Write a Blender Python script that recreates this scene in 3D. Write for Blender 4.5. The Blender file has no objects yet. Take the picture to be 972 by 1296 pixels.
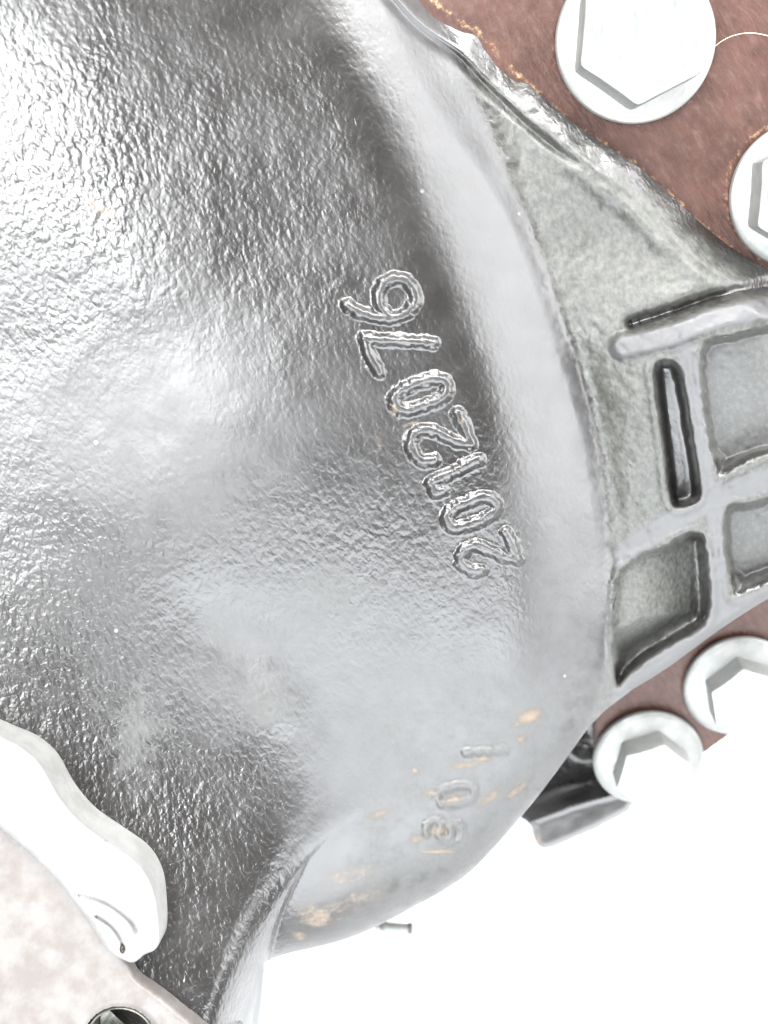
import bpy, math, numpy as np
from mathutils import Vector, Matrix

S = 0.00013            # metres per unit (one unit is about one pixel of the photograph at height 0)
D = 1500.0             # camera height above the reference plane, in units
CU, CV = 486.0, 648.0
scene = bpy.context.scene
C = scene.collection

# ------------------------------------------------------------------ camera
cam = bpy.data.cameras.new('camera')
cam_o = bpy.data.objects.new('camera', cam); C.objects.link(cam_o)
cam_o.location = (0, 0, D * S)
cam.sensor_fit = 'VERTICAL'
cam.sensor_height = 36.0
cam.lens = 36.0 * D / 1296.0
cam.clip_start = 0.005; cam.clip_end = 50
cam.dof.use_dof = True
cam.dof.focus_distance = (D - 40) * S
cam.dof.aperture_fstop = 13
scene.camera = cam_o

# ------------------------------------------------------------------ world
w = bpy.data.worlds.new('World'); scene.world = w; w.use_nodes = True
bg = w.node_tree.nodes['Background']
bg.inputs[0].default_value = (0.93, 0.97, 1.0, 1); bg.inputs[1].default_value = 0.09

# ------------------------------------------------------------------ lamps
def area(name, loc, target, sx, sy, power, col=(1, 1, 1)):
    l = bpy.data.lights.new(name, 'AREA'); l.shape = 'RECTANGLE'
    l.size = sx; l.size_y = sy; l.energy = power; l.color = col
    o = bpy.data.objects.new(name, l); C.objects.link(o)
    o.location = loc
    d = Vector(target) - Vector(loc)
    o.rotation_euler = d.to_track_quat('-Z', 'Y').to_euler()
    return o
area('top_softbox', (0.02, 0.42, 0.32), (0, 0, 0), 0.60, 0.26, 12.0, (1, 0.995, 0.99))
area('right_softbox', (0.46, 0.10, 0.20), (0, 0, 0), 0.60, 0.44, 7.5, (0.985, 0.99, 1))
area('bottom_softbox', (0.04, -0.40, 0.31), (0, 0, 0), 0.70, 0.50, 10.0, (0.93, 0.965, 1))
area('left_softbox', (-0.25, 0.03, 0.42), (0, 0, 0), 0.22, 0.34, 5.6, (0.97, 0.985, 1))

scene.view_settings.view_transform = 'Standard'
scene.view_settings.look = 'None'
scene.view_settings.gamma = 1
scene.view_settings.exposure = -0.25

# ------------------------------------------------------------------ numeric helpers
def P(u, v, z):
    k = (D - z) / D
    return (u - CU) * k * S, -(v - CV) * k * S, z * S
def at(u, v, z): return Vector(P(u, v, z))
def sm(a, b, x):
    t = np.clip((x - a) / (b - a), 0, 1); return t * t * (3 - 2 * t)
def spline(pts, n=6, closed=False):
    p = [np.array(q, float) for q in pts]; out = []
    N = len(p); R = range(N) if closed else range(N - 1)
    for i in R:
        if closed: a, b, c, d = p[i - 1], p[i], p[(i + 1) % N], p[(i + 2) % N]
        else: a, b, c, d = p[max(i - 1, 0)], p[i], p[i + 1], p[min(i + 2, N - 1)]
        for k in range(n):
            t = k / n
            out.append(0.5 * ((2 * b) + (c - a) * t + (2 * a - 5 * b + 4 * c - d) * t * t + (3 * b - a - 3 * c + d) * t ** 3))
    if not closed: out.append(p[-1])
    return [tuple(q) for q in out]
def seg_dist(U, V, pts, closed=False):
    best = np.full(U.shape, 1e9)
    N = len(pts)
    for i in range(N if closed else N - 1):
        ax, ay = pts[i]; bx, by = pts[(i + 1) % N]
        dx, dy = bx - ax, by - ay; L = dx * dx + dy * dy + 1e-12
        t = np.clip(((U - ax) * dx + (V - ay) * dy) / L, 0, 1)
        best = np.minimum(best, (U - ax - t * dx) ** 2 + (V - ay - t * dy) ** 2)
    return np.sqrt(best)
def sdf(U, V, poly):                       # positive inside
    d = seg_dist(U, V, poly, True)
    ins = np.zeros(U.shape, bool); N = len(poly)
    for i in range(N):
        ax, ay = poly[i]; bx, by = poly[(i + 1) % N]
        if ay == by: continue
        c = ((ay > V) != (by > V)) & (U < (bx - ax) * (V - ay) / (by - ay) + ax)
        ins ^= c
    return np.where(ins, d, -d)
def local(fn, U, V, pts, pad, far):        # evaluate fn only near pts
    pts = np.array(pts)
    m = (U > pts[:, 0].min() - pad) & (U < pts[:, 0].max() + pad) & (V > pts[:, 1].min() - pad) & (V < pts[:, 1].max() + pad)
    out = np.full(U.shape, far, float)
    out[m] = fn(U[m], V[m])
    return out
def tps(ctrl):
    c = np.array(ctrl, float); n = len(c); sc = 400.0
    X = c[:, :2] / sc; r2 = ((X[:, None] - X[None]) ** 2).sum(-1)
    K = 0.5 * r2 * np.log(r2 + 1e-12) + np.eye(n) * 0.004
    Q = np.c_[np.ones(n), X]
    A = np.block([[K, Q], [Q.T, np.zeros((3, 3))]])
    wgt = np.linalg.solve(A, np.r_[c[:, 2], 0, 0, 0])
    def f(U, V):
        u = U / sc; v = V / sc
        z = wgt[n] + wgt[n + 1] * u + wgt[n + 2] * v
        for i in range(n):
            q = (u - X[i, 0]) ** 2 + (v - X[i, 1]) ** 2
            z = z + wgt[i] * 0.5 * q * np.log(q + 1e-12)
        return z
    return f
rng = np.random.RandomState(7)
def vnoise(U, V, cell, seed):
    r = np.random.RandomState(seed).rand(512, 512)
    x = U / cell + 200; y = V / cell + 200
    i = np.floor(x).astype(int); j = np.floor(y).astype(int); fx = x - i; fy = y - j
    fx = fx * fx * (3 - 2 * fx); fy = fy * fy * (3 - 2 * fy)
    g = lambda a, b: r[a % 512, b % 512]
    return ((g(i, j) * (1 - fx) + g(i + 1, j) * fx) * (1 - fy) + (g(i, j + 1) * (1 - fx) + g(i + 1, j + 1) * fx) * fy) * 2 - 1
def blob(U, V, u, v, ru, rv, ang=0):
    a = math.radians(ang); x = (U - u) * math.cos(a) + (V - v) * math.sin(a); y = -(U - u) * math.sin(a) + (V - v) * math.cos(a)
    return np.exp(-((x / ru) ** 2 + (y / rv) ** 2))

# ------------------------------------------------------------------ materials
def nd(nt, t, **kw):
    n = nt.nodes.new(t)
    for k, v in kw.items(): setattr(n, k, v)
    return n
def mat(name):
    m = bpy.data.materials.new(name); m.use_nodes = True
    return m, m.node_tree, m.node_tree.nodes['Principled BSDF']
class G:
    """small node-graph writer"""
    def __init__(s, nt): s.nt = nt
    def put(s, inp, v):
        if isinstance(v, bpy.types.NodeSocket): s.nt.links.new(v, inp)
        else: inp.default_value = v
    def math(s, op, a, b=0.0, c=0.0):
        n = nd(s.nt, 'ShaderNodeMath', operation=op); s.put(n.inputs[0], a); s.put(n.inputs[1], b); s.put(n.inputs[2], c); return n.outputs[0]
    def ramp(s, x, a, b, lo=0.0, hi=1.0):
        n = nd(s.nt, 'ShaderNodeMapRange', interpolation_type='SMOOTHSTEP'); s.put(n.inputs[0], x)
        for k, v in zip((1, 2, 3, 4), (a, b, lo, hi)): s.put(n.inputs[k], v)
        return n.outputs[0]
    def mix(s, f, a, b):
        n = nd(s.nt, 'ShaderNodeMix', data_type='RGBA'); s.put(n.inputs[0], f); s.put(n.inputs[6], a); s.put(n.inputs[7], b); return n.outputs[2]
    def attr(s, name): return nd(s.nt, 'ShaderNodeAttribute', attribute_name=name).outputs['Fac']
    def coord(s, scale=(1, 1, 1), rot=0.0):     # object space, in units
        t = nd(s.nt, 'ShaderNodeTexCoord'); a = nd(s.nt, 'ShaderNodeMapping'); a.inputs['Rotation'].default_value = (0, 0, rot)
        s.nt.links.new(t.outputs['Object'], a.inputs[0])
        b = nd(s.nt, 'ShaderNodeMapping'); b.inputs['Scale'].default_value = tuple(q / S for q in scale)
        s.nt.links.new(a.outputs[0], b.inputs[0]); return b.outputs[0]
    def noise(s, vec, scale, detail=2, rough=0.5, dist=0.0):
        n = nd(s.nt, 'ShaderNodeTexNoise'); s.put(n.inputs['Vector'], vec); n.inputs['Scale'].default_value = scale
        n.inputs['Detail'].default_value = detail; n.inputs['Roughness'].default_value = rough; n.inputs['Distortion'].default_value = dist
        return n.outputs['Fac']
    def voro(s, vec, scale, feat='F1'):
        n = nd(s.nt, 'ShaderNodeTexVoronoi', feature=feat); s.put(n.inputs['Vector'], vec); n.inputs['Scale'].default_value = scale; return n.outputs[0]
    def bump(s, h, dist, strength=1.0, normal=None):
        n = nd(s.nt, 'ShaderNodeBump'); s.put(n.inputs['Height'], h); s.put(n.inputs['Strength'], strength); n.inputs['Distance'].default_value = dist * S
        if normal: s.put(n.inputs['Normal'], normal)
        return n.outputs[0]
def col(r, g, b): return (r, g, b, 1)

def casting_material():
    m, nt, b = mat('black_cast_paint'); g = G(nt)
    grain = g.attr('grain'); dust_shade = g.attr('dust_shade'); pale = g.attr('pale'); rust = g.attr('rust')
    v1 = g.coord((1, 0.68, 1), math.radians(-20)); v0 = g.coord()
    n1 = g.noise(v1, 0.19, 0.7, 0.5, 0.5)
    n2 = g.noise(v0, 0.26, 2, 0.5)
    n3 = g.noise(v0, 0.045, 3, 0.55)
    big = g.noise(v0, 0.012, 4, 0.6)
    vv = nd(nt, 'ShaderNodeTexVoronoi', feature='F1'); vv.inputs['Scale'].default_value = 0.115
    vw = nd(nt, 'ShaderNodeVectorMath', operation='MULTIPLY_ADD'); nn = nd(nt, 'ShaderNodeTexNoise'); nn.inputs['Scale'].default_value = 0.09; nt.links.new(v0, nn.inputs['Vector'])
    nt.links.new(nn.outputs['Color'], vw.inputs[0]); vw.inputs[1].default_value = (9, 9, 9); nt.links.new(v1, vw.inputs[2]); nt.links.new(vw.outputs[0], vv.inputs['Vector'])
    peb = g.ramp(vv.outputs['Distance'], 0.8, 0.05)
    crinkle = g.math('MULTIPLY_ADD', g.ramp(n1, 0.2, 0.75), 0.55, g.math('MULTIPLY', peb, 0.6))
    h = g.math('MULTIPLY', crinkle, grain)
    h = g.math('MULTIPLY_ADD', n2, g.math('MULTIPLY', grain, 0.12), h)
    nrm = g.bump(h, 0.62)
    nrm = g.bump(n3, 0.35, 0.6, nrm)
    # dust
    dn = g.ramp(g.math('MULTIPLY_ADD', g.noise(v0, 0.05, 5, 0.7), 0.9, dust_shade), 0.62, 1.15)
    fine = g.ramp(g.noise(v1, 0.2, 3, 0.6), 0.35, 0.7, 0.30, 1.15)
    dcol = g.mix(big, col(0.028, 0.031, 0.023), col(0.080, 0.082, 0.068))
    dcol = g.mix(pale, dcol, col(0.062, 0.062, 0.064)); fine = g.math('MAXIMUM', fine, pale)  # besides light deposits, this paints the reflected light of the rib tops
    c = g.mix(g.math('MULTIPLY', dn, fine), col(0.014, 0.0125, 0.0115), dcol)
    sv = g.voro(v0, 0.016); speck = g.math('MULTIPLY', g.ramp(sv, 0.05, 0.03), g.ramp(g.noise(v0, 0.011, 2), 0.5, 0.56)); c = g.mix(g.math('MULTIPLY', speck, 0.55), c, col(0.5, 0.5, 0.49))
    # rust specks
    rn = g.ramp(g.math('MULTIPLY_ADD', g.noise(v0, 0.06, 6, 0.75), 0.9, rust), 0.87, 1.25)
    c = g.mix(rn, c, g.mix(g.noise(v0, 0.15, 2), col(0.15, 0.085, 0.05), col(0.29, 0.22, 0.14)))
    g.put(b.inputs['Base Color'], c)
    r = g.math('MULTIPLY_ADD', dn, 0.30, g.ramp(big, 0.3, 0.7, 0.26, 0.35))
    r = g.math('MULTIPLY_ADD', rn, 0.25, r)
    haze = g.attr('haze'); hz = g.math('MULTIPLY', haze, g.ramp(g.noise(v0, 0.03, 5, 0.65), 0.25, 0.7, 0.6, 1.1))
    r = g.math('MULTIPLY_ADD', hz, 0.20, r)
    c = g.mix(g.math('MULTIPLY', hz, 0.55), c, g.mix(g.ramp(rust, 0.2, 0.5), col(0.085, 0.087, 0.09), col(0.085, 0.066, 0.050))); g.put(b.inputs['Base Color'], c)
    g.put(b.inputs['Roughness'], r)
    b.inputs['IOR'].default_value = 1.9
    g.put(b.inputs['Normal'], nrm)
    return m
def rust_material():
    m, nt, b = mat('brown_primer_rust'); g = G(nt)
    v0 = g.coord(); v1 = g.coord((1, 0.35, 1), math.radians(-35)); rust = g.attr('rust')
    a = g.noise(v0, 0.02, 5, 0.65); f = g.noise(v1, 0.12, 4, 0.7)
    c = g.mix(g.ramp(a, 0.35, 0.65), col(0.044, 0.016, 0.010), col(0.068, 0.028, 0.019))
    c = g.mix(g.ramp(f, 0.5, 0.75, 0, 0.35), c, col(0.13, 0.075, 0.06))
    rn = g.ramp(g.math('MULTIPLY_ADD', g.noise(v0, 0.10, 4, 0.7), 0.8, rust), 0.75, 1.05)
    c = g.mix(rn, c, g.mix(g.ramp(g.noise(v0, 0.16, 3, 0.6), 0.42, 0.6), col(0.15, 0.05, 0.02), col(0.42, 0.29, 0.16)))
    g.put(b.inputs['Base Color'], c)
    g.put(b.inputs['Roughness'], g.ramp(f, 0.3, 0.7, 0.42, 0.62))
    g.put(b.inputs['Normal'], g.bump(g.noise(v1, 0.16, 3, 0.6), 1.6))
    return m
def metal_material(name, c0, c1, rough, metallic, bump=0.5):
    m, nt, b = mat(name); g = G(nt); v0 = g.coord(); v1 = g.coord((1, 0.2, 1), 0.6)
    a = g.noise(v0, 0.03, 4, 0.6); f = g.noise(v1, 0.2, 3, 0.6)
    c = g.mix(g.ramp(a, 0.35, 0.65), col(*c0), col(*c1))
    sp = g.ramp(g.noise(v0, 0.11, 3, 0.5), 0.70, 0.76)
    c = g.mix(g.math('MULTIPLY', sp, 0.7), c, col(0.16, 0.15, 0.13))
    g.put(b.inputs['Base Color'], c); b.inputs['Metallic'].default_value = metallic
    g.put(b.inputs['Roughness'], g.ramp(f, 0.3, 0.7, rough - 0.06, rough + 0.08))
    g.put(b.inputs['Normal'], g.bump(f, bump))
    return m
M_CAST = casting_material()
M_RUST = rust_material()
M_ZINC = metal_material('zinc_plate', (0.25, 0.26, 0.25), (0.30, 0.30, 0.29), 0.45, 0.5, 0.4)
M_STEEL = metal_material('machined_steel', (0.150, 0.134, 0.124), (0.19, 0.18, 0.172), 0.5, 0.3, 0.5)
M_STEEL2 = metal_material('bright_machined_rim', (0.30, 0.30, 0.29), (0.36, 0.36, 0.35), 0.45, 0.3, 0.3)
M_THREAD = metal_material('oily_thread', (0.16, 0.16, 0.14), (0.34, 0.34, 0.30), 0.35, 0.7, 0.4)
def simple(name, c, rough):
    m, nt, b = mat(name); g = G(nt)
    g.put(b.inputs['Base Color'], g.mix(g.noise(g.coord(), 0.02, 3), col(*[q * 0.97 for q in c]), col(*c)))
    b.inputs['Roughness'].default_value = rough
    return m
M_PAPER = simple('white_paper', (0.88, 0.88, 0.88), 0.8)
M_HAIR = simple('pale_fibre', (0.62, 0.55, 0.42), 0.5)
M_SMUT = simple('thread_smut', (0.10, 0.10, 0.08), 0.5)
M_OIL = simple('dark_grime', (0.03, 0.022, 0.015), 0.3)

# ------------------------------------------------------------------ mesh helpers
def link(name, me, parent=None, m=None, label=None):
    o = bpy.data.objects.new(name, me); C.objects.link(o)
    if m is not None: me.materials.append(m)
    if parent is not None: o.parent = parent
    if label: o['label'] = label
    return o
def thing(name, label, cat, loc=(0, 0, 0), group=None):
    o = bpy.data.objects.new(name, None); C.objects.link(o); o.location = loc
    o['label'] = label; o['category'] = cat
    o.empty_display_size = 0.01
    if group: o['group'] = group
    return o
def make_mesh(name, co, faces, normals=None, attrs=None):
    me = bpy.data.meshes.new(name)
    faces = np.asarray(faces); n = len(co); k = faces.shape[1]
    me.vertices.add(n); me.vertices.foreach_set('co', np.asarray(co, np.float32).ravel())
    me.loops.add(faces.size); me.loops.foreach_set('vertex_index', faces.astype(np.int32).ravel())
    me.polygons.add(len(faces)); me.polygons.foreach_set('loop_start', np.arange(0, faces.size, k, dtype=np.int32))
    me.polygons.foreach_set('use_smooth', np.ones(len(faces), bool))
    for a, v in (attrs or {}).items():
        at_ = me.attributes.new(a, 'FLOAT', 'POINT'); at_.data.foreach_set('value', v.astype(np.float32))
    me.update(calc_edges=True)
    if normals is not None: me.normals_split_custom_set_from_vertices(normals.astype(np.float32))
    return me
def vnormals(co, faces):
    a, b, c, d = (co[faces[:, i]] for i in range(4))
    fn = np.cross(c - a, d - b)
    n = np.zeros_like(co)
    for i in range(4):
        for k in range(3): n[:, k] += np.bincount(faces[:, i], fn[:, k], len(co))
    return n / (np.linalg.norm(n, axis=1)[:, None] + 1e-20)

def relief(us, vs, dist, zfun, attrfun, skirt, parts, cap=False, presnap=None):
    """solid relief: a grid over (us, vs) cut along dist = 0, walls going down by `skirt` units.
    parts: list of (name, material, parent, label, maskfun) - faces go to the first mask that is true."""
    U, V = np.meshgrid(us, vs); sh = U.shape; U = U.ravel().copy(); V = V.ravel().copy()
    d = dist(U, V)
    h = 0.5
    near = (d < 6) & (d > -14)
    for _ in range(2):
        un, vn = U[near], V[near]
        gx = (dist(un + h, vn) - dist(un - h, vn)) / (2 * h); gy = (dist(un, vn + h) - dist(un, vn - h)) / (2 * h)
        dn = dist(un, vn); out = d[near] < 0
        U[near] = np.where(out, un - dn * gx, un); V[near] = np.where(out, vn - dn * gy, vn)
    if presnap: presnap(U, V)
    Z = zfun(U, V, np.maximum(d, 0))
    idx = np.arange(U.size).reshape(sh)
    F = np.stack([idx[:-1, :-1], idx[1:, :-1], idx[1:, 1:], idx[:-1, 1:]], -1).reshape(-1, 4)
    F = F[(d[F] >= 0).any(1)]
    co = np.stack(P(U, V, Z), -1)
    att = attrfun(U, V, d)
    # walls: boundary edges walked down
    e = np.concatenate([F[:, [i, (i + 1) % 4]] for i in range(4)])
    key = np.minimum(e[:, 0], e[:, 1]).astype(np.int64) * (U.size + 1) + np.maximum(e[:, 0], e[:, 1])
    uq, inv, cnt = np.unique(key, return_inverse=True, return_counts=True)
    be = e[cnt[inv] == 1]
    norm = vnormals(co, F)
    bv = np.unique(be); remap = {}
    n0 = len(co)
    m1 = np.full(U.size, -1); m1[bv] = n0 + np.arange(len(bv))
    m2 = np.full(U.size, -1); m2[bv] = n0 + len(bv) + np.arange(len(bv))
    low = co[bv].copy(); low[:, 2] -= skirt * S
    co2 = np.concatenate([co, co[bv], low])
    W = np.stack([be[:, 1], be[:, 0], be[:, 0], be[:, 1]], -1)
    W[:, 0] = m1[be[:, 1]]; W[:, 1] = m1[be[:, 0]]; W[:, 2] = m2[be[:, 0]]; W[:, 3] = m2[be[:, 1]]
    wn = vnormals(co2, W)
    # the wall starts on the top surface's own normal so that rounded rims stay seamless
    norm2 = np.concatenate([norm, wn[n0:]])
    att2 = {k: np.concatenate([v, v[bv], v[bv]]) for k, v in att.items()}
    wallpart = np.concatenate([np.zeros(len(F), bool), np.ones(len(W), bool)])
    FA = np.concatenate([F, W])
    if cap:
        nb = len(co2); cl = co.copy(); cl[:, 2] -= skirt * S
        co2 = np.concatenate([co2, cl]); norm2 = np.concatenate([norm2, -norm])
        att2 = {k: np.concatenate([v, att[k]]) for k, v in att2.items()}
        FA = np.concatenate([FA, F[:, ::-1] + nb]); wallpart = np.concatenate([wallpart, np.ones(len(F), bool)])
    Uc = np.concatenate([U, U[bv], U[bv]] + ([U] if cap else [])); Vc = np.concatenate([V, V[bv], V[bv]] + ([V] if cap else []))
    fu = Uc[FA].mean(1); fv = Vc[FA].mean(1)
    left = np.ones(len(FA), bool); made = []
    for name, m, parent, label, mask in parts:
        sel = left & (mask(fu, fv) & ~wallpart if mask else True)
        left &= ~sel
        if not sel.any(): continue
        ids, f = np.unique(FA[sel], return_inverse=True); f = f.reshape(-1, 4)
        me = make_mesh(name, co2[ids], f, norm2[ids], {k: v[ids] for k, v in att2.items()})
        made.append(link(name, me, parent, m, label))
    return made
def lines(*segs):
    out = []
    for a, b, s in segs: out.append(np.arange(a, b, s))
    out.append(np.array([segs[-1][1]]))
    return np.concatenate(out)

# ------------------------------------------------------------------ the setting
def paper():
    zb = -430
    n = 24; r = np.linspace(-1.5, 1.5, n)
    X, Y = np.meshgrid(r, r); Z = np.full(X.shape, zb * S)
    idx = np.arange(n * n).reshape(n, n)
    F = np.stack([idx[:-1, :-1], idx[:-1, 1:], idx[1:, 1:], idx[1:, :-1]], -1).reshape(-1, 4)
    me = make_mesh('white_backdrop', np.stack([X.ravel(), Y.ravel(), Z.ravel()], -1), F)
    o = link('white_backdrop', me, None, M_PAPER); o['kind'] = 'structure'
paper()

# ------------------------------------------------------------------ the flange plane
def pl(u, v):
    y = CV - v
    return -100 + 0.35 * y - 0.000125 * y * y
pl_ = pl
def pl_slope(v): return 0.35 - 0.00025 * (CV - v)

# ------------------------------------------------------------------ the cast housing
LIP_TOP = [(500, -60), (548, 0), (604, 42), (645, 84), (706, 140), (752, 174), (818, 219), (883, 279), (929, 316), (972, 342), (1060, 395), (1160, 440)]
LIP_BOT = [(1160, 665), (1060, 712), (972, 758), (908, 799), (845, 845), (800, 873)]
SIL = [(766, 899), (742, 925), (702, 980), (660, 1033), (592, 1106), (520, 1150), (440, 1188), (345, 1213), (320, 1240), (318, 1296), (312, 1360), (300, 1440)]
top_s, bot_s, sil_s = spline(LIP_TOP), spline(LIP_BOT), spline(SIL)
OUT = [(-160, -160), (440, -160)] + top_s + bot_s + sil_s + [(-160, 1440)]
NECK = spline([(560, 985), (470, 1020), (405, 1072), (378, 1110), (352, 1170), (336, 1230), (318, 1296), (296, 1440)])
NECKPOLY = NECK + [(-400, 1440), (-400, 600), (560, 600)]

RIM = spline([(360,-420),(455,-220),(530,-50),(592,90),(645,220),(702,370),(745,500),(768,620),(776,720),(770,812),(745,905),(702,980),(660,1033),(592,1106),(520,1150),(440,1188),(345,1213),(250,1222),(120,1215)])
RIMPOLY = RIM + [(-900,1215), (-900,-420)]
# Tilt of the casting's skin (degrees, right / down) measured relative to the line of sight; the relief is integrated from it
TILT = [(100,20,8,-8),(0,20,10,-8),(-60,40,4,-6),(180,110,0,-2),(260,190,0,0),(330,280,0,1),(-80,0,0,0),(200,80,2,-2),(300,140,3,-2),(400,220,4,-3),(470,320,3,-2),(540,430,2,-1),(500,500,0,0),(590,560,3,1),(430,420,-3,2),(390,330,-2,1),(300,220,-2,6),(220,160,-1,8),
 (80,200,-30,4),(100,270,-28,8),(0,170,-30,2),(0,240,-30,4),(40,120,-26,2),(150,60,4,-6),(165,130,0,-2),(230,230,0,0),(190,260,-10,2),(60,110,-14,0),(260,300,-3,3),(100,340,-24,12),(0,320,-24,10),(100,420,-24,10),(200,550,-24,10),(350,470,-12,8),(420,600,-4,18),(440,700,2,32),(320,640,-4,36),
 (300,800,0,38),(500,850,10,33),(600,780,22,20),(560,660,8,10),(0,520,-22,8),(0,720,-4,4),(80,800,0,6),(130,900,0,4),(210,880,0,32),(230,740,-4,38),(100,640,-18,16),
 (100,1000,0,-4),(250,1080,0,-4),(300,1000,5,22),(400,970,5,33),(200,1200,0,-6),(290,1200,8,0),(150,1130,0,-5),(340,1080,6,6),(0,950,0,0),(100,1400,0,8),(500,960,12,34)]
def tilt_field(U, V, rimmed):
    T = np.array(TILT, float); a = np.zeros(U.shape); b = a.copy(); w = a.copy()
    for tu, tv, rx, ry in T:
        d2 = (U - tu) ** 2 + (V - tv) ** 2
        k = np.exp(-d2 / (2 * 62.0 ** 2)) + 2e-3 / (1 + d2 / 2e4)
        au = math.degrees(math.atan((tu - CU) / D)); av = math.degrees(math.atan((tv - CV) / D))
        w += k; a += k * (rx - au) / 2; b += k * (ry - av) / 2
    a /= w; b /= w
    if rimmed:
        q = sdf(U, V, RIMPOLY); h = 2.0
        gx = (sdf(U + h, V, RIMPOLY) - sdf(U - h, V, RIMPOLY)) / (2 * h); gy = (sdf(U, V + h, RIMPOLY) - sdf(U, V - h, RIMPOLY)) / (2 * h)
        g = np.hypot(gx, gy) + 1e-6; gx /= g; gy /= g
        t = np.interp(q, [-50, 0, 50, 110, 150, 200], [33, 33, 27, 20, 12, 6]) - 4 * sm(780, 900, V) * (q < 110) + 11 * sm(990, 1110, V) * (q < 110); m = sm(185, 85, q)
        a = a * (1 - m) - gx * t * m; b = b * (1 - m) - gy * t * m
    return np.tan(np.radians(a)), np.tan(np.radians(b))
GS = 28.0; GU = np.arange(-188, 1010, GS); GV = np.arange(-188, 1470, GS)
def integrate(rimmed, anchors, wa):
    nu, nv = len(GU), len(GV); n = nu * nv; A = np.zeros((n, n)); r = np.zeros(n)
    idx = np.arange(n).reshape(nv, nu)
    def add(i, j, tgt, w):                 # z_j - z_i = tgt
        np.add.at(A, (i, i), w); np.add.at(A, (j, j), w); np.add.at(A, (i, j), -w); np.add.at(A, (j, i), -w)
        np.add.at(r, j, w * tgt); np.add.at(r, i, -w * tgt)
    um, vm = np.meshgrid((GU[1:] + GU[:-1]) / 2, GV); a, _ = tilt_field(um, vm, rimmed)
    q = sdf(um, vm, RIMPOLY); add(idx[:, :-1].ravel(), idx[:, 1:].ravel(), (-a * GS).ravel(), np.where(q > -20, 1, 0.05).ravel())
    um, vm = np.meshgrid(GU, (GV[1:] + GV[:-1]) / 2); _, b = tilt_field(um, vm, rimmed)
    q = sdf(um, vm, RIMPOLY); add(idx[:-1].ravel(), idx[1:].ravel(), (-b * GS).ravel(), np.where(q > -20, 1, 0.05).ravel())
    for u, v, z in anchors:
        i = int(round((u - GU[0]) / GS)); j = int(round((v - GV[0]) / GS)); k = idx[min(j, nv - 1), min(i, nu - 1)]
        A[k, k] += wa; r[k] += wa * z
    return np.linalg.solve(A, r).reshape(nv, nu)
def bspline(Zg):
    Zp = np.pad(Zg, 2, mode='edge')
    def f(U, V):
        x = (U - GU[0]) / GS; y = (V - GV[0]) / GS
        i = np.clip(np.floor(x).astype(int), 0, len(GU) - 1); j = np.clip(np.floor(y).astype(int), 0, len(GV) - 1)
        fx = np.clip(x - i, 0, 1); fy = np.clip(y - j, 0, 1)
        bw = lambda t: [(1 - t) ** 3 / 6, (3 * t ** 3 - 6 * t * t + 4) / 6, (-3 * t ** 3 + 3 * t * t + 3 * t + 1) / 6, t ** 3 / 6]
        bx, by = bw(fx), bw(fy); z = 0
        for m in range(4):
            for k in range(4): z = z + by[m] * bx[k] * Zp[j + m + 1, i + k + 1]
        return z
    return f
RIMZ = [(530,-50,112),(560,20,104),(592,90,98),(640,210,84),(702,370,62),(745,500,36),(768,620,4),(776,720,-28),(768,812,-55),(742,910,-85),(660,1033,-110),(520,1150,-140)]
f_base = bspline(integrate(True, RIMZ, 0.3))
_a = [(float(u), float(v)) for u in (-100, 50, 150, 250, 350) for v in (750, 820, 880)]
f_neck = bspline(integrate(False, [(u, v, float(f_base(np.array([u]), np.array([v]))[0])) for u, v in _a], 0.3))
f_low = tps([(u, v, float(f_base(np.array([float(u)]), np.array([float(v)]))[0]) - 5) for u, v in [(500,-120),(535,-40),(562,20),(592,90),(618,150),(645,220),(672,290),(702,370),(726,440),(745,500),(760,570),(768,620),(776,720),(774,770),(770,812),(756,880)]] + [(640,60,82),(690,170,68),(760,300,46),(790,500,44),(796,600,14)]
 + [(u, v, float(pl_(u, v)) + 50) for u, v in [(580,10),(700,165),(820,255),(900,320),(980,370),(1100,440)]]
 + [(u, v, float(pl_(u, v)) + 105) for u, v in [(860,430),(900,520),(905,620),(960,400),(960,600),(905,760),(850,690),(972,740),(1100,550),(1120,660),(870,800),(810,860)]])

# raised numerals (strokes in photo coordinates, read from below upwards)
def oval(cu, cv, a, b, ang, n=22):
    t = math.radians(ang); o = []
    for i in range(n):
        q = 2 * math.pi * i / n; x = a * np.sign(math.cos(q)) * abs(math.cos(q)) ** 0.75; y = b * np.sign(math.sin(q)) * abs(math.sin(q)) ** 0.75
        o.append((cu + x * math.cos(t) - y * math.sin(t), cv + x * math.sin(t) + y * math.cos(t)))
    return o + [o[0]]
DIG = [
 ('2', [spline([(609,722),(593,722),(583,710),(588,696),(603,691),(622,698),(640,706),(654,708)],4), [(654,708),(649,690),(640,674)]]),
 ('0', [oval(597,649,33,14,-21)]),
 ('1', [[(606,582),(545,611)], [(545,611),(551,624),(560,621)]]),
 ('2', [spline([(549,582),(533,583),(522,571),(522,554),(536,544),(556,548),(577,558),(596,561)],4), [(596,561),(588,541),(579,523)]]),
 ('0', [oval(533,499,35,15,-20)]),
 ('7', [[(548,434),(505,431),(461,429)], [(461,429),(468,450),(480,471)]]),
 ('6', [spline([(439,386),(455,395),(476,401),(498,402),(517,394),(526,379),(520,361),(504,352),(488,357),(480,372),(482,388),(491,400)],4)]),
]
MARKS = [
 ('raised cast numeral mark of one bar', [[(590,952),(637,949)]]),
 ('raised cast mark shaped like a squared loop', [oval(576,1006,23,11,-12)]),
 ('raised cast mark of three joined curved strokes', [spline([(538,1056),(540,1044),(550,1038),(558,1044),(556,1058),(566,1064),(572,1054),(570,1045),(578,1043),(585,1052),(582,1064)],4)]),
]
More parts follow.
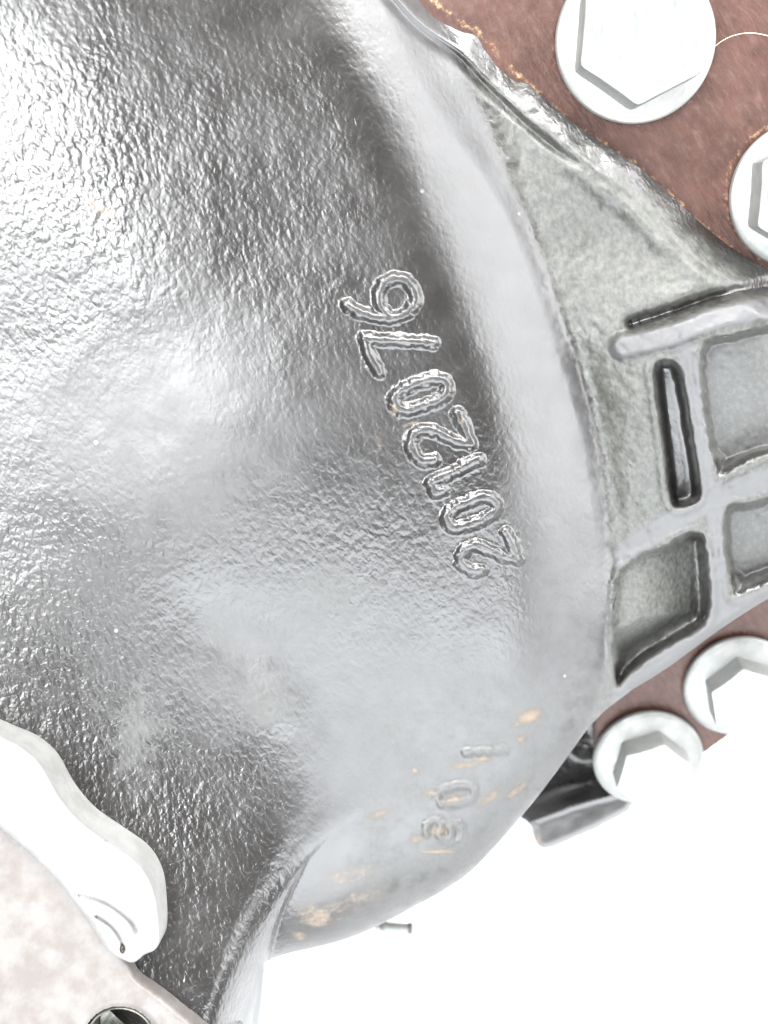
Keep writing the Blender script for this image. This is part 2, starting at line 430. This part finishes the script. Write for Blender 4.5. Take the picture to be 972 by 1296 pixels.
def stroke_d(strokes, U, V):
    allp = [p for s in strokes for p in s]
    return local(lambda a, b: np.minimum.reduce([seg_dist(a, b, s) for s in strokes]), U, V, allp, 26, 99.0)

POCK = {
 'A': spline([(886,446),(930,424),(1000,408),(1120,392),(1180,480),(1120,556),(1000,568),(950,584),(912,604),(904,592)],4,True),
 'B': spline([(918,650),(960,634),(1100,592),(1160,640),(1100,692),(985,734),(932,756),(924,742)],4,True),
 'C': spline([(826,470),(846,456),(862,472),(874,540),(884,600),(884,632),(862,642),(848,634),(838,560)],4,True),
 'D': spline([(786,722),(846,688),(884,674),(893,700),(898,768),(884,796),(836,824),(798,852),(780,868),(776,810)],4,True),
}
GROOVE = spline([(800,410),(850,394),(910,374),(972,364),(1060,356),(1160,350)],4)
RIDGE_R = spline([(430,-200),(520,-40),(580,90),(640,230),(700,370),(745,500),(768,620),(774,720),(768,810),(745,900),(700,985)])

def domain(U, V): return sdf(U, V, OUT)
def neck_snap(U, V):
    m = (np.abs(U - 360) < 80) & (V > 1060)
    u, v = U[m], V[m]; h = 0.4
    d = sdf(u, v, NECKPOLY)
    gx = (sdf(u + h, v, NECKPOLY) - sdf(u - h, v, NECKPOLY)) / (2 * h); gy = (sdf(u, v + h, NECKPOLY) - sdf(u, v - h, NECKPOLY)) / (2 * h)
    q = (d > 0) & (d < 1.3)
    U[m] = np.where(q, u - (d - 0.05) * gx, u); V[m] = np.where(q, v - (d - 0.05) * gy, v)
def zbody(U, V, d):
    qr = sdf(U, V, RIMPOLY)                      # distance inside the dome's rim
    dome = f_base(U, V)
    silz = sm(905, 985, V)                       # where the rim is the outline itself it rolls right over
    w0 = 60.0; a = np.clip(qr / w0, 0, 1)
    dome = dome - 26 * silz * (1 - np.sqrt(np.clip(1 - (1 - a) ** 2, 0, 1)))
    low = f_low(U, V)
    # the web meets the dome in a tight fillet
    k = 9.0; dv = np.clip(qr / 14.0, -1, 1)
    z = np.where(V < 1000, np.where(qr > 0, np.maximum(dome, dome), low), dome)
    bw = 24 + 44 * sm(300, 90, V); t = sm(-1, 1, qr / bw); zz = dome * t + low * (1 - t)
    z = np.where((V < 1000) & (np.abs(qr) < bw), zz, z)
    # neck standing over the lower bulge
    dn = sdf(U, V, NECKPOLY); wN = 62.0
    q = np.where(dn > 0, np.sqrt(np.clip(1 - (1 - np.clip(dn / wN, 0, 1)) ** 2, 0, 1)), 0)
    lift = np.maximum(sm(860, 1060, V) * sm(430, 330, U), sm(985, 1130, V)) * (f_neck(U, V) + 20 * sm(900, 1300, V) - z)
    z = z + np.maximum(lift, -8) * q
    dt = seg_dist(U, V, top_s); lump = vnoise(U, V, 26, 3)
    # ragged sloping edge beside the brown flange
    a = np.clip(dt / 34, 0, 1); z = z - 30 * (1 - a) ** 1.3 * (1 + 0.25 * lump)
    z = z + 7 * np.exp(-((dt - 52) / 12) ** 2) * sm(700, 760, U) * (1 + 0.5 * lump)
    z = z - 8 * np.exp(-((dt - 40) / 6) ** 2) * (1 - sm(700, 760, U))
    db = seg_dist(U, V, bot_s); a = np.clip(db / 9, 0, 1); z = z - 14 * (1 - np.sqrt(1 - (1 - a) ** 2))
    # lattice pockets
    dep = {'A': (42, 9), 'B': (42, 9), 'C': (46, 13), 'D': (58, 15)}
    for k, (dp, wd) in dep.items():
        s = local(lambda a, b: sdf(a, b, POCK[k]), U, V, POCK[k], 20, -50.0)
        s = s + (1.6 if k != 'C' else 0.8) * vnoise(U, V, 9, 11)
        bt = 0.0
        if k == 'A': bt = sm(0, 1, (V - (558 - (U - 950) * 0.17)) / 36)
        if k == 'B': bt = sm(0, 1, (V - (706 - (U - 950) * 0.33)) / 34)
        f = 1 - np.exp(-(np.maximum(s + 2, 0) / (wd * 0.5)) ** 2)
        if k in 'AB': f = sm(-2, wd + 22 * bt, s)
        if k == 'C': dp2 = dp * (0.35 + 0.65 * sm(-8, 9, U - (830 + (V - 460) * 0.10)))
        elif k == 'D': dp2 = dp * (0.25 + 0.75 * np.maximum(sm(0, 1, (U - 800) / 90), sm(-6, 34, (V - 790) + (U - 800) * 0.55)))
        else: dp2 = dp
        z = z - dp2 * f
        z = z + 2.5 * np.exp(-((s + 5) / 5) ** 2)
    z = np.where((U > 740) & (V > 380) & (V < 880), np.maximum(z, pl(U, V) + 6), z)
    dg = local(lambda a, b: seg_dist(a, b, GROOVE), U, V, GROOVE, 40, 99.0)
    z = z - 20 * np.exp(-(dg / 9) ** 2)
    rim = local(lambda a, b: seg_dist(a, b, spline([(788,438),(850,424),(900,404),(972,390),(1100,376)],3)), U, V, [(788,438),(1100,376)], 60, 99.0)
    z = z + 9 * (1 - sm(9, 20, rim))
    # numerals
    for _, st in DIG:
        s = stroke_d(st, U, V) + 1.5 * vnoise(U, V, 6, 21) + 0.8 * vnoise(U, V, 3, 23)
        z = z + 6.6 * sm(11.4, 1.5, s)
    for _, st in MARKS:
        s = stroke_d(st, U, V) + 2.0 * vnoise(U, V, 6, 22)
        z = z + 2.5 * (1 + np.cos(np.pi * np.clip(s / 9.0, 0, 1)))
    # foundry unevenness
    right = sm(-30, 40, U - (640 + (V - 200) * 0.25)) * (1 - sm(-2, 3, local(lambda a, b: sdf(a, b, POCK['C']), U, V, POCK['C'], 20, -50.0)))
    z = z + 0.7 * vnoise(U, V, 90, 1) + 0.25 * vnoise(U, V, 24, 2) + right * (1.0 * vnoise(U, V, 12, 4) + 0.5 * vnoise(U, V, 6, 5))
    z = z - 75 * sm(0, 50, sdf(U, V, [(-400, 1030), (-30, 1060), (60, 1135), (120, 1215), (190, 1270), (235, 1330), (280, 1500), (-400, 1500)]))
    # dents of the lower left
    z = z - 6 * blob(U, V, 300, 800, 60, 40, 35) + 4 * blob(U, V, 350, 890, 50, 30, 60)
    return z
RIBS = [([(784,440),(850,424),(900,404),(972,390),(1100,376),(1160,370)], 18), ([(866,440),(886,520),(898,600),(906,660),(910,780)], 16), ([(778,706),(840,668),(900,634),(972,606),(1160,560)], 18), ([(790,884),(850,836),(908,792),(972,750),(1160,655)], 20)]
def abody(U, V, d):
    qr = sdf(U, V, RIMPOLY); bw = 1.8 + 6.5 * sm(340, 90, V); right = sm(9, -7, qr / bw) * (V < 930)
    lowr = sm(720, 900, V) * sm(330, 430, U)
    grain = np.full(U.shape, 1.0)
    grain *= 1 - 0.8 * lowr
    grain *= 1 - 0.7 * blob(U, V, 190, 540, 190, 140)
    grain *= 1 - 0.45 * blob(U, V, 300, 800, 120, 90)
    offneck = 1 - sm(-25, 15, sdf(U, V, NECKPOLY)) * sm(930, 1010, V)
    ridge = offneck * sm(-5, 10, qr) * sm(150, 70, qr) * sm(60, 200, V + 0.0 * U) 
    grain *= 1 - 0.65 * ridge
    grain = grain * (1 - 0.42 * sm(130, 230, U) * sm(700, 450, V)); grain = grain * (1 + 0.5 * blob(U, V, 90, 200, 150, 90)) * (1 - 0.3 * sm(110, 30, V)); grain = np.clip(grain, 0.14, 1.5)
    dust_shade = 0.62 * right
    dust_shade = np.maximum(dust_shade, 0.0 * ridge)
    dlip = seg_dist(U, V, top_s); dust_shade = dust_shade * (1 - 0.65 * np.exp(-(dlip / 26) ** 2)); grain = grain + 0.5 * right * np.exp(-(dlip / 30) ** 2)
    dust_shade = np.maximum(dust_shade, 0.50 * blob(U, V, 300, 800, 75, 60, 30)); dust_shade = np.maximum(dust_shade, 0.6 * blob(U, V, 340, 880, 40, 45))
    dust_shade = np.maximum(dust_shade, 0.50 * blob(U, V, 175, 930, 45, 90, 10)); dust_shade = np.maximum(dust_shade, 0.40 * blob(U, V, 420, 760, 100, 50))
    dust_shade = np.maximum(dust_shade, 0.36 * sm(760, 900, V) * sm(380, 480, U))
    dust_shade = np.maximum(dust_shade, 0.30 * blob(U, V, 200, 600, 160, 140))
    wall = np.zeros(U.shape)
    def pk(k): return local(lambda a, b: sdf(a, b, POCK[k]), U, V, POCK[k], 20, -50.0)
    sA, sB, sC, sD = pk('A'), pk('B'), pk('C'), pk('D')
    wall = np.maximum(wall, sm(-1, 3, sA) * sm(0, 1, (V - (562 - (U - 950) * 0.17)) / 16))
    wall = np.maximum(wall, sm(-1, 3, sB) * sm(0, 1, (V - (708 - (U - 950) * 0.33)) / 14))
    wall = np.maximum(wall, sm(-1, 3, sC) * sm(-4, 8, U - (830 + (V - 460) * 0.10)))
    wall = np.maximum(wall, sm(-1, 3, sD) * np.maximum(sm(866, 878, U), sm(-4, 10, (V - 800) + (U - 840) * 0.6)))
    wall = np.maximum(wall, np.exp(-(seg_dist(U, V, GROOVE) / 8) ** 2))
    floor = np.maximum(sm(2, 10, sA), sm(2, 10, sB)); dust_shade = np.maximum(dust_shade, 1.1 * floor); dust_shade = np.maximum(dust_shade, 0.95 * sm(2, 10, sD))
    pale = 0.9 * blob(U, V, 300, 800, 90, 60, 30) * (1 + 0.6 * vnoise(U, V, 22, 61)) + 0.5 * blob(U, V, 170, 930, 50, 90, 10) + 0.6 * floor
    onrib = np.zeros(U.shape)
    for q_, w_ in RIBS: onrib = np.maximum(onrib, 1 - sm(w_ - 7, w_ - 1, local(lambda a, b: seg_dist(a, b, spline(q_, 3)), U, V, q_, 30, 99.0)))
    pale = np.clip(np.maximum(pale, onrib * (1 - np.maximum.reduce([sm(-3, 1, q) for q in (sA, sB, sC, sD)]))), 0, 1)  # rib tops paled in the colour to stand for reflected light
    dig = np.minimum.reduce([stroke_d(st, U, V) for _, st in DIG]); grain = grain * (1 - 0.05 * np.exp(-(dig / 8) ** 2))
    dust_shade = dust_shade * (1 - 0.6 * wall) * (1 - sm(-2, 5, sC) * sm(826, 838, U - (V - 460) * 0.1)); grain = grain * (1 - 0.5 * sm(0, 4, sC)); grain = grain * (1 - 0.85 * np.clip(pale, 0, 1) * right)  # thinner dusting on pocket walls and groove puts their shade into the colour
    haze = np.clip(np.maximum.reduce([0.9 * offneck * sm(-2, 20, qr) * sm(140, 60, qr), 0.8 * lowr, 0.75 * blob(U, V, 200, 540, 200, 120), 0.8 * blob(U, V, 400, 820, 160, 90), 0.25 * np.exp(-(stroke_d([q for _, st in DIG for q in st], U, V) / 6) ** 2)]), 0, 1)
    rust = np.full(U.shape, 0.12)
    for a in [(590,968,30,7,-5,.5),(572,1012,24,10,-15,.45),(556,1052,26,12,-15,.45),(450,1140,80,22,-22,.42),(620,1010,30,8,-40,.45),(480,1030,30,8,-20,.42),(130,265,50,14,28,.5),(215,318,12,8,0,.5),(415,318,14,7,-30,.42),(668,908,26,12,-25,.62),(655,1000,26,7,-35,.55),(610,960,22,6,0,.5),
              (400,1160,38,26,0,.52),(380,1185,20,12,20,.5),(545,1004,14,8,0,.5),(528,1062,16,8,0,.5),(555,1078,34,4,0,.6),(440,1110,60,20,-15,.42),(525,975,8,6,0,.5),
              (498,520,9,14,0,.55),(520,536,16,6,-15,.5),(538,553,14,5,20,.48),(585,530,6,12,0,.45),(570,500,9,6,0,.42),(480,560,8,20,10,.4),(660,935,10,8,0,.5),(235,1215,40,10,40,.3)]:
        rust = np.maximum(rust, (a[5] + 0.12) * blob(U, V, *a[:5]))
    rust = np.maximum(rust, 0.30 * np.exp(-(seg_dist(U, V, top_s) / 5) ** 2))
    return {'grain': grain, 'dust_shade': dust_shade, 'rust': rust, 'pale': pale, 'haze': haze * (1 - wall) * (1 - 0.55 * sm(1040, 1120, V) * (U > 300))}

housing = thing('gear_housing', 'black painted cast iron gear housing with raised numbers and bolted brown flange', 'gear housing', at(300, 700, -300))
def rel(o):                                 # keep world placement under the housing's empty
    o.matrix_parent_inverse = Matrix.Translation(-Vector(o.parent.location)); return o

def between(poly_pts, w):
    pp = spline(poly_pts, 4)
    return lambda fu, fv: local(lambda a, b: seg_dist(a, b, pp), fu, fv, pp, w + 5, 99.0) < w
parts = []
for ch, st in DIG:
    parts.append(('cast_numeral', M_CAST, housing, 'raised cast numeral ' + ch, (lambda st: lambda fu, fv: stroke_d(st, fu, fv) < 8.5)(st)))
for lb, st in MARKS:
    parts.append(('cast_mark', M_CAST, housing, lb, (lambda st: lambda fu, fv: stroke_d(st, fu, fv) < 8)(st)))
parts += [
 ('rib', M_CAST, housing, None, between([(784,440),(850,424),(900,404),(972,390),(1100,376),(1160,370)], 17)),
 ('rib', M_CAST, housing, None, between([(866,440),(886,520),(898,600),(906,660),(910,780)], 13)),
 ('rib', M_CAST, housing, None, between([(778,706),(840,668),(900,634),(972,606),(1160,560)], 17)),
 ('rib', M_CAST, housing, None, between([(790,884),(850,836),(908,792),(972,750),(1160,655)], 20)),
 ('casting', M_CAST, housing, None, None),
]
us = lines((-160, 0, 6), (0, 425, 2.6), (425, 670, 1.5), (670, 985, 2.0), (985, 1160, 6))
vs = lines((-160, 0, 6), (0, 340, 2.6), (340, 740, 1.5), (740, 930, 2.1), (930, 1080, 1.9), (1080, 1310, 2.4), (1310, 1440, 6))
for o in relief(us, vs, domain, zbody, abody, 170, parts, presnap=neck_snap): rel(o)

# ------------------------------------------------------------------ brown flange plate
PLATE = [(430, -150), (1260, -150), (1260, 700), (1100, 806), (972, 896), (930, 925), (888, 955), (840, 990), (803, 1015), (786, 1008), (766, 985), (755, 955), (752, 925), (760, 880), (700, 700), (600, 300), (520, 60)]
def zplate(U, V, d):
    return pl(U, V) + 0.5 * vnoise(U, V, 30, 31) - 3 * (1 - sm(0, 4, d))
def aplate(U, V, d):
    r = np.full(U.shape, 0.1)
    r = np.maximum(r, 0.44 * np.exp(-(seg_dist(U, V, top_s) / 9) ** 2))
    r = np.maximum(r, 0.35 * blob(U, V, 800, 150, 80, 22, 0)); r = np.maximum(r, 0.4 * blob(U, V, 600, 35, 40, 16, 40))
    r = np.maximum(r, 0.34 * np.exp(-(np.hypot(U - 803, V - 52) - 104) ** 2 / 60))
    r = np.maximum(r, 0.45 * np.exp(-(np.hypot(U - 1010, V - 245) - 92) ** 2 / 60))
    return {'rust': r}
g6 = lines((420, 1260, 5))
rel(relief(g6, lines((-150, 1020, 5)), lambda U, V: sdf(U, V, PLATE), zplate, aplate, 14, [('flange_plate', M_RUST, housing, 'rusty brown flange plate', None)], cap=True)[0])
BACK = [(430, -150), (1230, -150), (1230, 690), (1070, 790), (930, 885), (850, 945), (780, 960), (745, 930), (700, 700), (600, 300)]
flat = lambda U, V, d: {'grain': np.full(U.shape, 0.5), 'dust_shade': np.full(U.shape, 0.3), 'rust': np.full(U.shape, 0.1)}
rel(relief(lines((420, 1240, 12)), lines((-150, 970, 12)), lambda U, V: sdf(U, V, BACK), lambda U, V, d: pl(U, V) - 17, flat, 70, [('carrier_flange', M_CAST, housing, None, None)], cap=True)[0])

# ------------------------------------------------------------------ lug below the flange
LUG = [(650, 1026), (680, 950), (700, 895), (770, 890), (800, 960), (800, 1010), (802, 1018), (794, 1028), (753, 1050), (700, 1073), (688, 1075), (680, 1069), (677, 1050), (663, 1037)]
LR = [(630, 1056), (677, 1037), (720, 1021), (768, 1007), (830, 992)]
def zlug(U, V, d):
    vr = np.interp(U, [p[0] for p in LR], [p[1] for p in LR]); s = V - vr
    front = -1.1 * np.maximum(s, 0) ; back = -75 * (1 - np.exp(np.minimum(s, 0) / 24))
    ln = vnoise(U, V, 14, 41)
    z = -262 + np.where(s > 0, front, back) - 5 * np.exp(-(s / 5) ** 2) + 0.8 * ln
    z = z + 30 * blob(U, V, 742, 942, 18, 14)
    return z - 10 * (1 - sm(0, 7, d))
def alug(U, V, d):
    vr = np.interp(U, [p[0] for p in LR], [p[1] for p in LR])
    return {'grain': np.where(V > vr, 0.12, 0.5), 'dust_shade': np.where(V > vr, 0.02, 0.0) + 0 * U, 'rust': 0.1 + 0.6 * blob(U, V, 681, 1062, 6, 12)}
rel(relief(lines((645, 812, 2)), lines((880, 1080, 2)), lambda U, V: sdf(U, V, LUG), zlug, alug, 60, [('mounting_lug', M_CAST, housing, 'dark lug projecting below the lower bolts', None)], cap=True)[0])

# ------------------------------------------------------------------ bolts
def lathe(profile, n, start=0.0):
    co = []; F = []
    for r, z in profile:
        for i in range(n):
            a = 2 * math.pi * i / n + start; co.append((r * math.cos(a) * S, r * math.sin(a) * S, z * S))
    for k in range(len(profile) - 1):
        for i in range(n):
            j = (i + 1) % n; F.append((k * n + i, k * n + j, (k + 1) * n + j, (k + 1) * n + i))
    return np.array(co), np.array(F)
def sharp(me, ang=35):
    me.set_sharp_from_angle(angle=math.radians(ang))
def washer_mesh():
    co, F = lathe([(66, 0.5), (97, 0.5), (100, 2.5), (100, 8), (98, 10.5), (90, 13), (70, 20), (60, 22)], 96)
    me = make_mesh('washer_face', co, F); sharp(me, 50); return me
def hex_mesh(R, h, cham):
    # rings of 6*8 points blending from hexagon to circle at the chamfer
    n = 96
    def ring(scale, z, round_):
        o = []
        for i in range(n):
            a = 2 * math.pi * i / n; k = (a % (math.pi / 3)) - math.pi / 6
            hx = R * math.cos(math.pi / 6) / math.cos(k); hx = min(hx, R * 0.985)
            r = hx * scale; c = R * 0.87 * scale
            r = r * (1 - round_) + min(r, c) * round_
            zz = z - (max(hx - R * 0.90, 0) * 0.45 if round_ == -1 else 0)
            o.append((r * math.cos(a) * S, r * math.sin(a) * S, zz * S))
        return o
    def topring(scale, z):
        o = []
        for i in range(n):
            a = 2 * math.pi * i / n; k = (a % (math.pi / 3)) - math.pi / 6
            hx = min(R * math.cos(math.pi / 6) / math.cos(k), R * 0.985) * scale
            zz = z - max(hx - R * 0.87, 0) * cham
            o.append((hx * math.cos(a) * S, hx * math.sin(a) * S, zz * S))
        return o
    rings = [topring(1, 12), topring(1, h - 2.5), topring(0.985, h), ring(0.9, h + 0.2, 1), ring(0.5, h + 0.4, 1), ring(0.0005, h + 0.4, 1)]
    rings[0] = [(x, y, 12 * S) for x, y, z in rings[0]]
    co = np.array([p for r in rings for p in r]); F = []
    for k in range(len(rings) - 1):
        for i in range(n):
            j = (i + 1) % n; F.append((k * n + i, k * n + j, (k + 1) * n + j, (k + 1) * n + i))
    me = make_mesh('hex_head', co, np.array(F)); sharp(me, 28); return me
MW, MH = washer_mesh(), hex_mesh(86, 62, 0.5)
MH2 = hex_mesh(70, 66, 0.5)
def bolt(u, v, r, rot, head, label):
    z = float(pl(u, v)) + 1.0
    s = pl_slope(v)
    nrm = Vector((0, -s, 1)).normalized()
    q = Vector((0, 0, 1)).rotation_difference(nrm)
    b = bpy.data.objects.new('flange_bolt', None); C.objects.link(b); b.parent = housing; b.empty_display_size = 0.005
    b['label'] = label
    k = r / 100.0 * (D - z) / D
    b.matrix_parent_inverse = Matrix.Translation(-Vector(housing.location))
    b.location = at(u, v, z); b.rotation_mode = 'QUATERNION'; b.rotation_quaternion = q; b.scale = (k, k, k)
    wo = bpy.data.objects.new('washer_face', MW); C.objects.link(wo); wo.parent = b
    ho = bpy.data.objects.new('hex_head', head); C.objects.link(ho); ho.parent = b; ho.rotation_euler = (0, 0, math.radians(rot))
MW.materials.append(M_ZINC); MH.materials.append(M_ZINC); MH2.materials.append(M_ZINC)
bolt(803, 52, 101, 27, MH, 'large flanged bolt head at the top of the flange')
bolt(1012, 247, 90, 30, MH, 'flanged bolt head cut by the right edge')
bolt(934, 866, 70, 43, MH2, 'small flanged bolt head beside the lattice ribs')
bolt(819, 957, 69, 20, MH2, 'small flanged bolt head above the dark lug')

# ------------------------------------------------------------------ bright machined yoke, lower left
yoke = thing('drive_yoke', 'bright bare machined steel yoke with threaded hole at the lower left', 'drive yoke', at(40, 1250, 150))
def relY(o): o.matrix_parent_inverse = Matrix.Translation(-Vector(yoke.location)); return o
ARM = spline([(-110, 880), (-40, 905), (4, 925), (35, 940), (60, 963), (84, 1004), (112, 1036), (150, 1063), (182, 1087), (200, 1116), (207, 1150), (209, 1184), (203, 1197), (190, 1203), (176, 1213), (160, 1208), (140, 1192), (112, 1150), (70, 1098), (20, 1052), (-40, 1010), (-110, 980)], 5, True)
FACE = spline([(-120, 960), (-20, 1000), (60, 1070), (110, 1130), (150, 1195), (178, 1217), (212, 1238), (248, 1266), (290, 1304), (350, 1380), (360, 1460), (-120, 1460)], 5, True)
ARM = [(a - 7, b + 5) for a, b in ARM]; FACE = [(a + 12 - 36 * float(sm(1185, 1235, b)), b + 11 * float(sm(1185, 1235, b))) for a, b in FACE]
HU, HV, HR = 152, 1322, 48
def dface(U, V): return np.minimum(sdf(U, V, FACE), np.hypot(U - HU, V - HV) - HR)
def zface(U, V, d):
    dd = sdf(U, V, FACE); a = np.clip(dd / 12, 0, 1)
    z = 100 - 10 * (1 - np.sqrt(1 - (1 - a) ** 2)) + 0.5 * vnoise(U, V, 40, 51)
    z = z - 6 * sm(60, 140, 150 - U + (1180 - V) * 0.7 - 30) * sm(1400, 1200, V)
    h = np.hypot(U - HU, V - HV) - HR
    return z - 4 * (1 - sm(0, 6, h))
zero = lambda U, V, d: {'rust': np.zeros(U.shape)}
relY(relief(lines((-120, 365, 3)), lines((950, 1465, 3)), dface, zface, zero, 110, [('machined_face', M_STEEL, yoke, None, None)])[0])
def zarm(U, V, d):
    a = np.clip(d / 16, 0, 1)
    z = 112 - 12 * (1 - np.sqrt(1 - (1 - a) ** 2)) + 0.4 * vnoise(U, V, 30, 52)
    sc = spline([(100, 1133), (125, 1140), (145, 1150), (165, 1167), (172, 1180)], 4)
    z = z - 7.0 * np.exp(-(seg_dist(U, V, sc) / 2.6) ** 2) - 6 * sm(3, -14, (V - 1150) - (U - 130) * 0.8) * blob(U, V, 130, 1180, 60, 40)
    sc = spline([(122, 1160), (140, 1172), (152, 1188), (156, 1200)], 4)
    return z - 8.0 * np.exp(-(seg_dist(U, V, sc) / 2.4) ** 2) - 9 * blob(U, V, 155, 1202, 3, 5)
relY(relief(lines((-120, 0, 5), (0, 215, 1.5)), lines((875, 1225, 1.5)), lambda U, V: sdf(U, V, ARM), zarm, zero, 110, [('raised_rim', M_STEEL2, yoke, None, None)])[0])
# grime drop in the notch
c = at(155, 1201, 106)
co, F = lathe([(0.1, 3.5), (2, 2.8), (3.2, 0), (2, -2.5), (0.1, -3)], 12)
o = link('grime_spot', make_mesh('grime_spot', co * np.array([1, 1.7, 1]), F[:, ::-1]), yoke, M_OIL); o.location = c; relY(o)
# threads in the hole
def threads():
    co = []; F = []; n = 72; turns = 9; steps = 6
    kz = (D - 96) / D
    c = at(HU, HV, 96); rows = turns * steps + 1
    for r_ in range(rows):
        z = 95 - r_ * (8.0 / steps); ph = r_ / steps
        for i in range(n):
            a = 2 * math.pi * i / n; t = (ph + i / n) % 1.0; rr = HR * kz - 1.0 - 4.0 * abs(2 * t - 1)
            co.append((c.x + rr * math.cos(a) * S, c.y + rr * math.sin(a) * S, z * S))
    for k in range(rows - 1):
        for i in range(n):
            j = (i + 1) % n; F.append((k * n + i, (k + 1) * n + i, (k + 1) * n + j, k * n + j))
    # closed bottom
    return make_mesh('threaded_hole', np.array(co), np.array(F)[:, ::-1])
relY(link('threaded_hole', threads(), yoke, M_THREAD))
co, F = lathe([(HR, 0), (20, -8), (0.1, -12)], 40)
o = link('hole_bottom', make_mesh('hole_bottom', co, F), yoke, M_THREAD); o.location = at(HU, HV, 96); o.location.z = 24 * S; relY(o)

# ------------------------------------------------------------------ stud end below the housing, and a stray fibre
def tube(name, pts, rad, m, n=8, parent=None):
    pts = [Vector(p) for p in pts]; co = []; F = []
    for i, p in enumerate(pts):
        t = (pts[min(i + 1, len(pts) - 1)] - pts[max(i - 1, 0)]).normalized()
        a = t.orthogonal().normalized() if i == 0 else (a - t * a.dot(t)).normalized()
        b = t.cross(a); r = rad[i] if isinstance(rad, list) else rad
        for k in range(n):
            q = 2 * math.pi * k / n; co.append(tuple(p + (a * math.cos(q) + b * math.sin(q)) * r * S))
    for i in range(len(pts) - 1):
        for k in range(n):
            j = (k + 1) % n; F.append((i * n + k, i * n + j, (i + 1) * n + j, (i + 1) * n + k))
    return link(name, make_mesh(name, np.array(co), np.array(F)), parent, m)
pts = []; rad = []
for i in range(33):
    t = i / 32; pts.append(at(474 + 50 * t, 1172 + 4 * t, -300)); rad.append(8.0 + 1.4 * math.cos(i * math.pi) * (0.3 < t < 0.75))
rad[0] = 0.2; rad[-1] = 0.2
o = tube('stud_end', pts, rad, M_ZINC, 16, housing); rel(o)
for u0 in (484, 519):
    o = tube('thread_grime', [at(u0 - 3, 1170 + 6 * (u0 - 478) / 48, -300), at(u0 - 2.6, 1170 + 6 * (u0 - 478) / 48, -300), at(u0 + 2.6, 1170 + 6 * (u0 - 478) / 48, -300), at(u0 + 3, 1170 + 6 * (u0 - 478) / 48, -300)], [0.3, 9.0, 9.0, 0.3], M_SMUT, 16, housing); rel(o)
hp = spline([(880, 96), (886, 82), (896, 68), (912, 53), (932, 44), (955, 42), (990, 48), (1030, 44)], 5)
o = tube('stray_hair', [at(u, v, float(pl(u, v)) + 9 - 7 * abs(math.sin(i * 0.12))) for i, (u, v) in enumerate(hp)], 0.45, M_HAIR, 6)
o['label'] = 'fine pale hair lying on the brown flange beside the large top bolt'; o['category'] = 'hair'
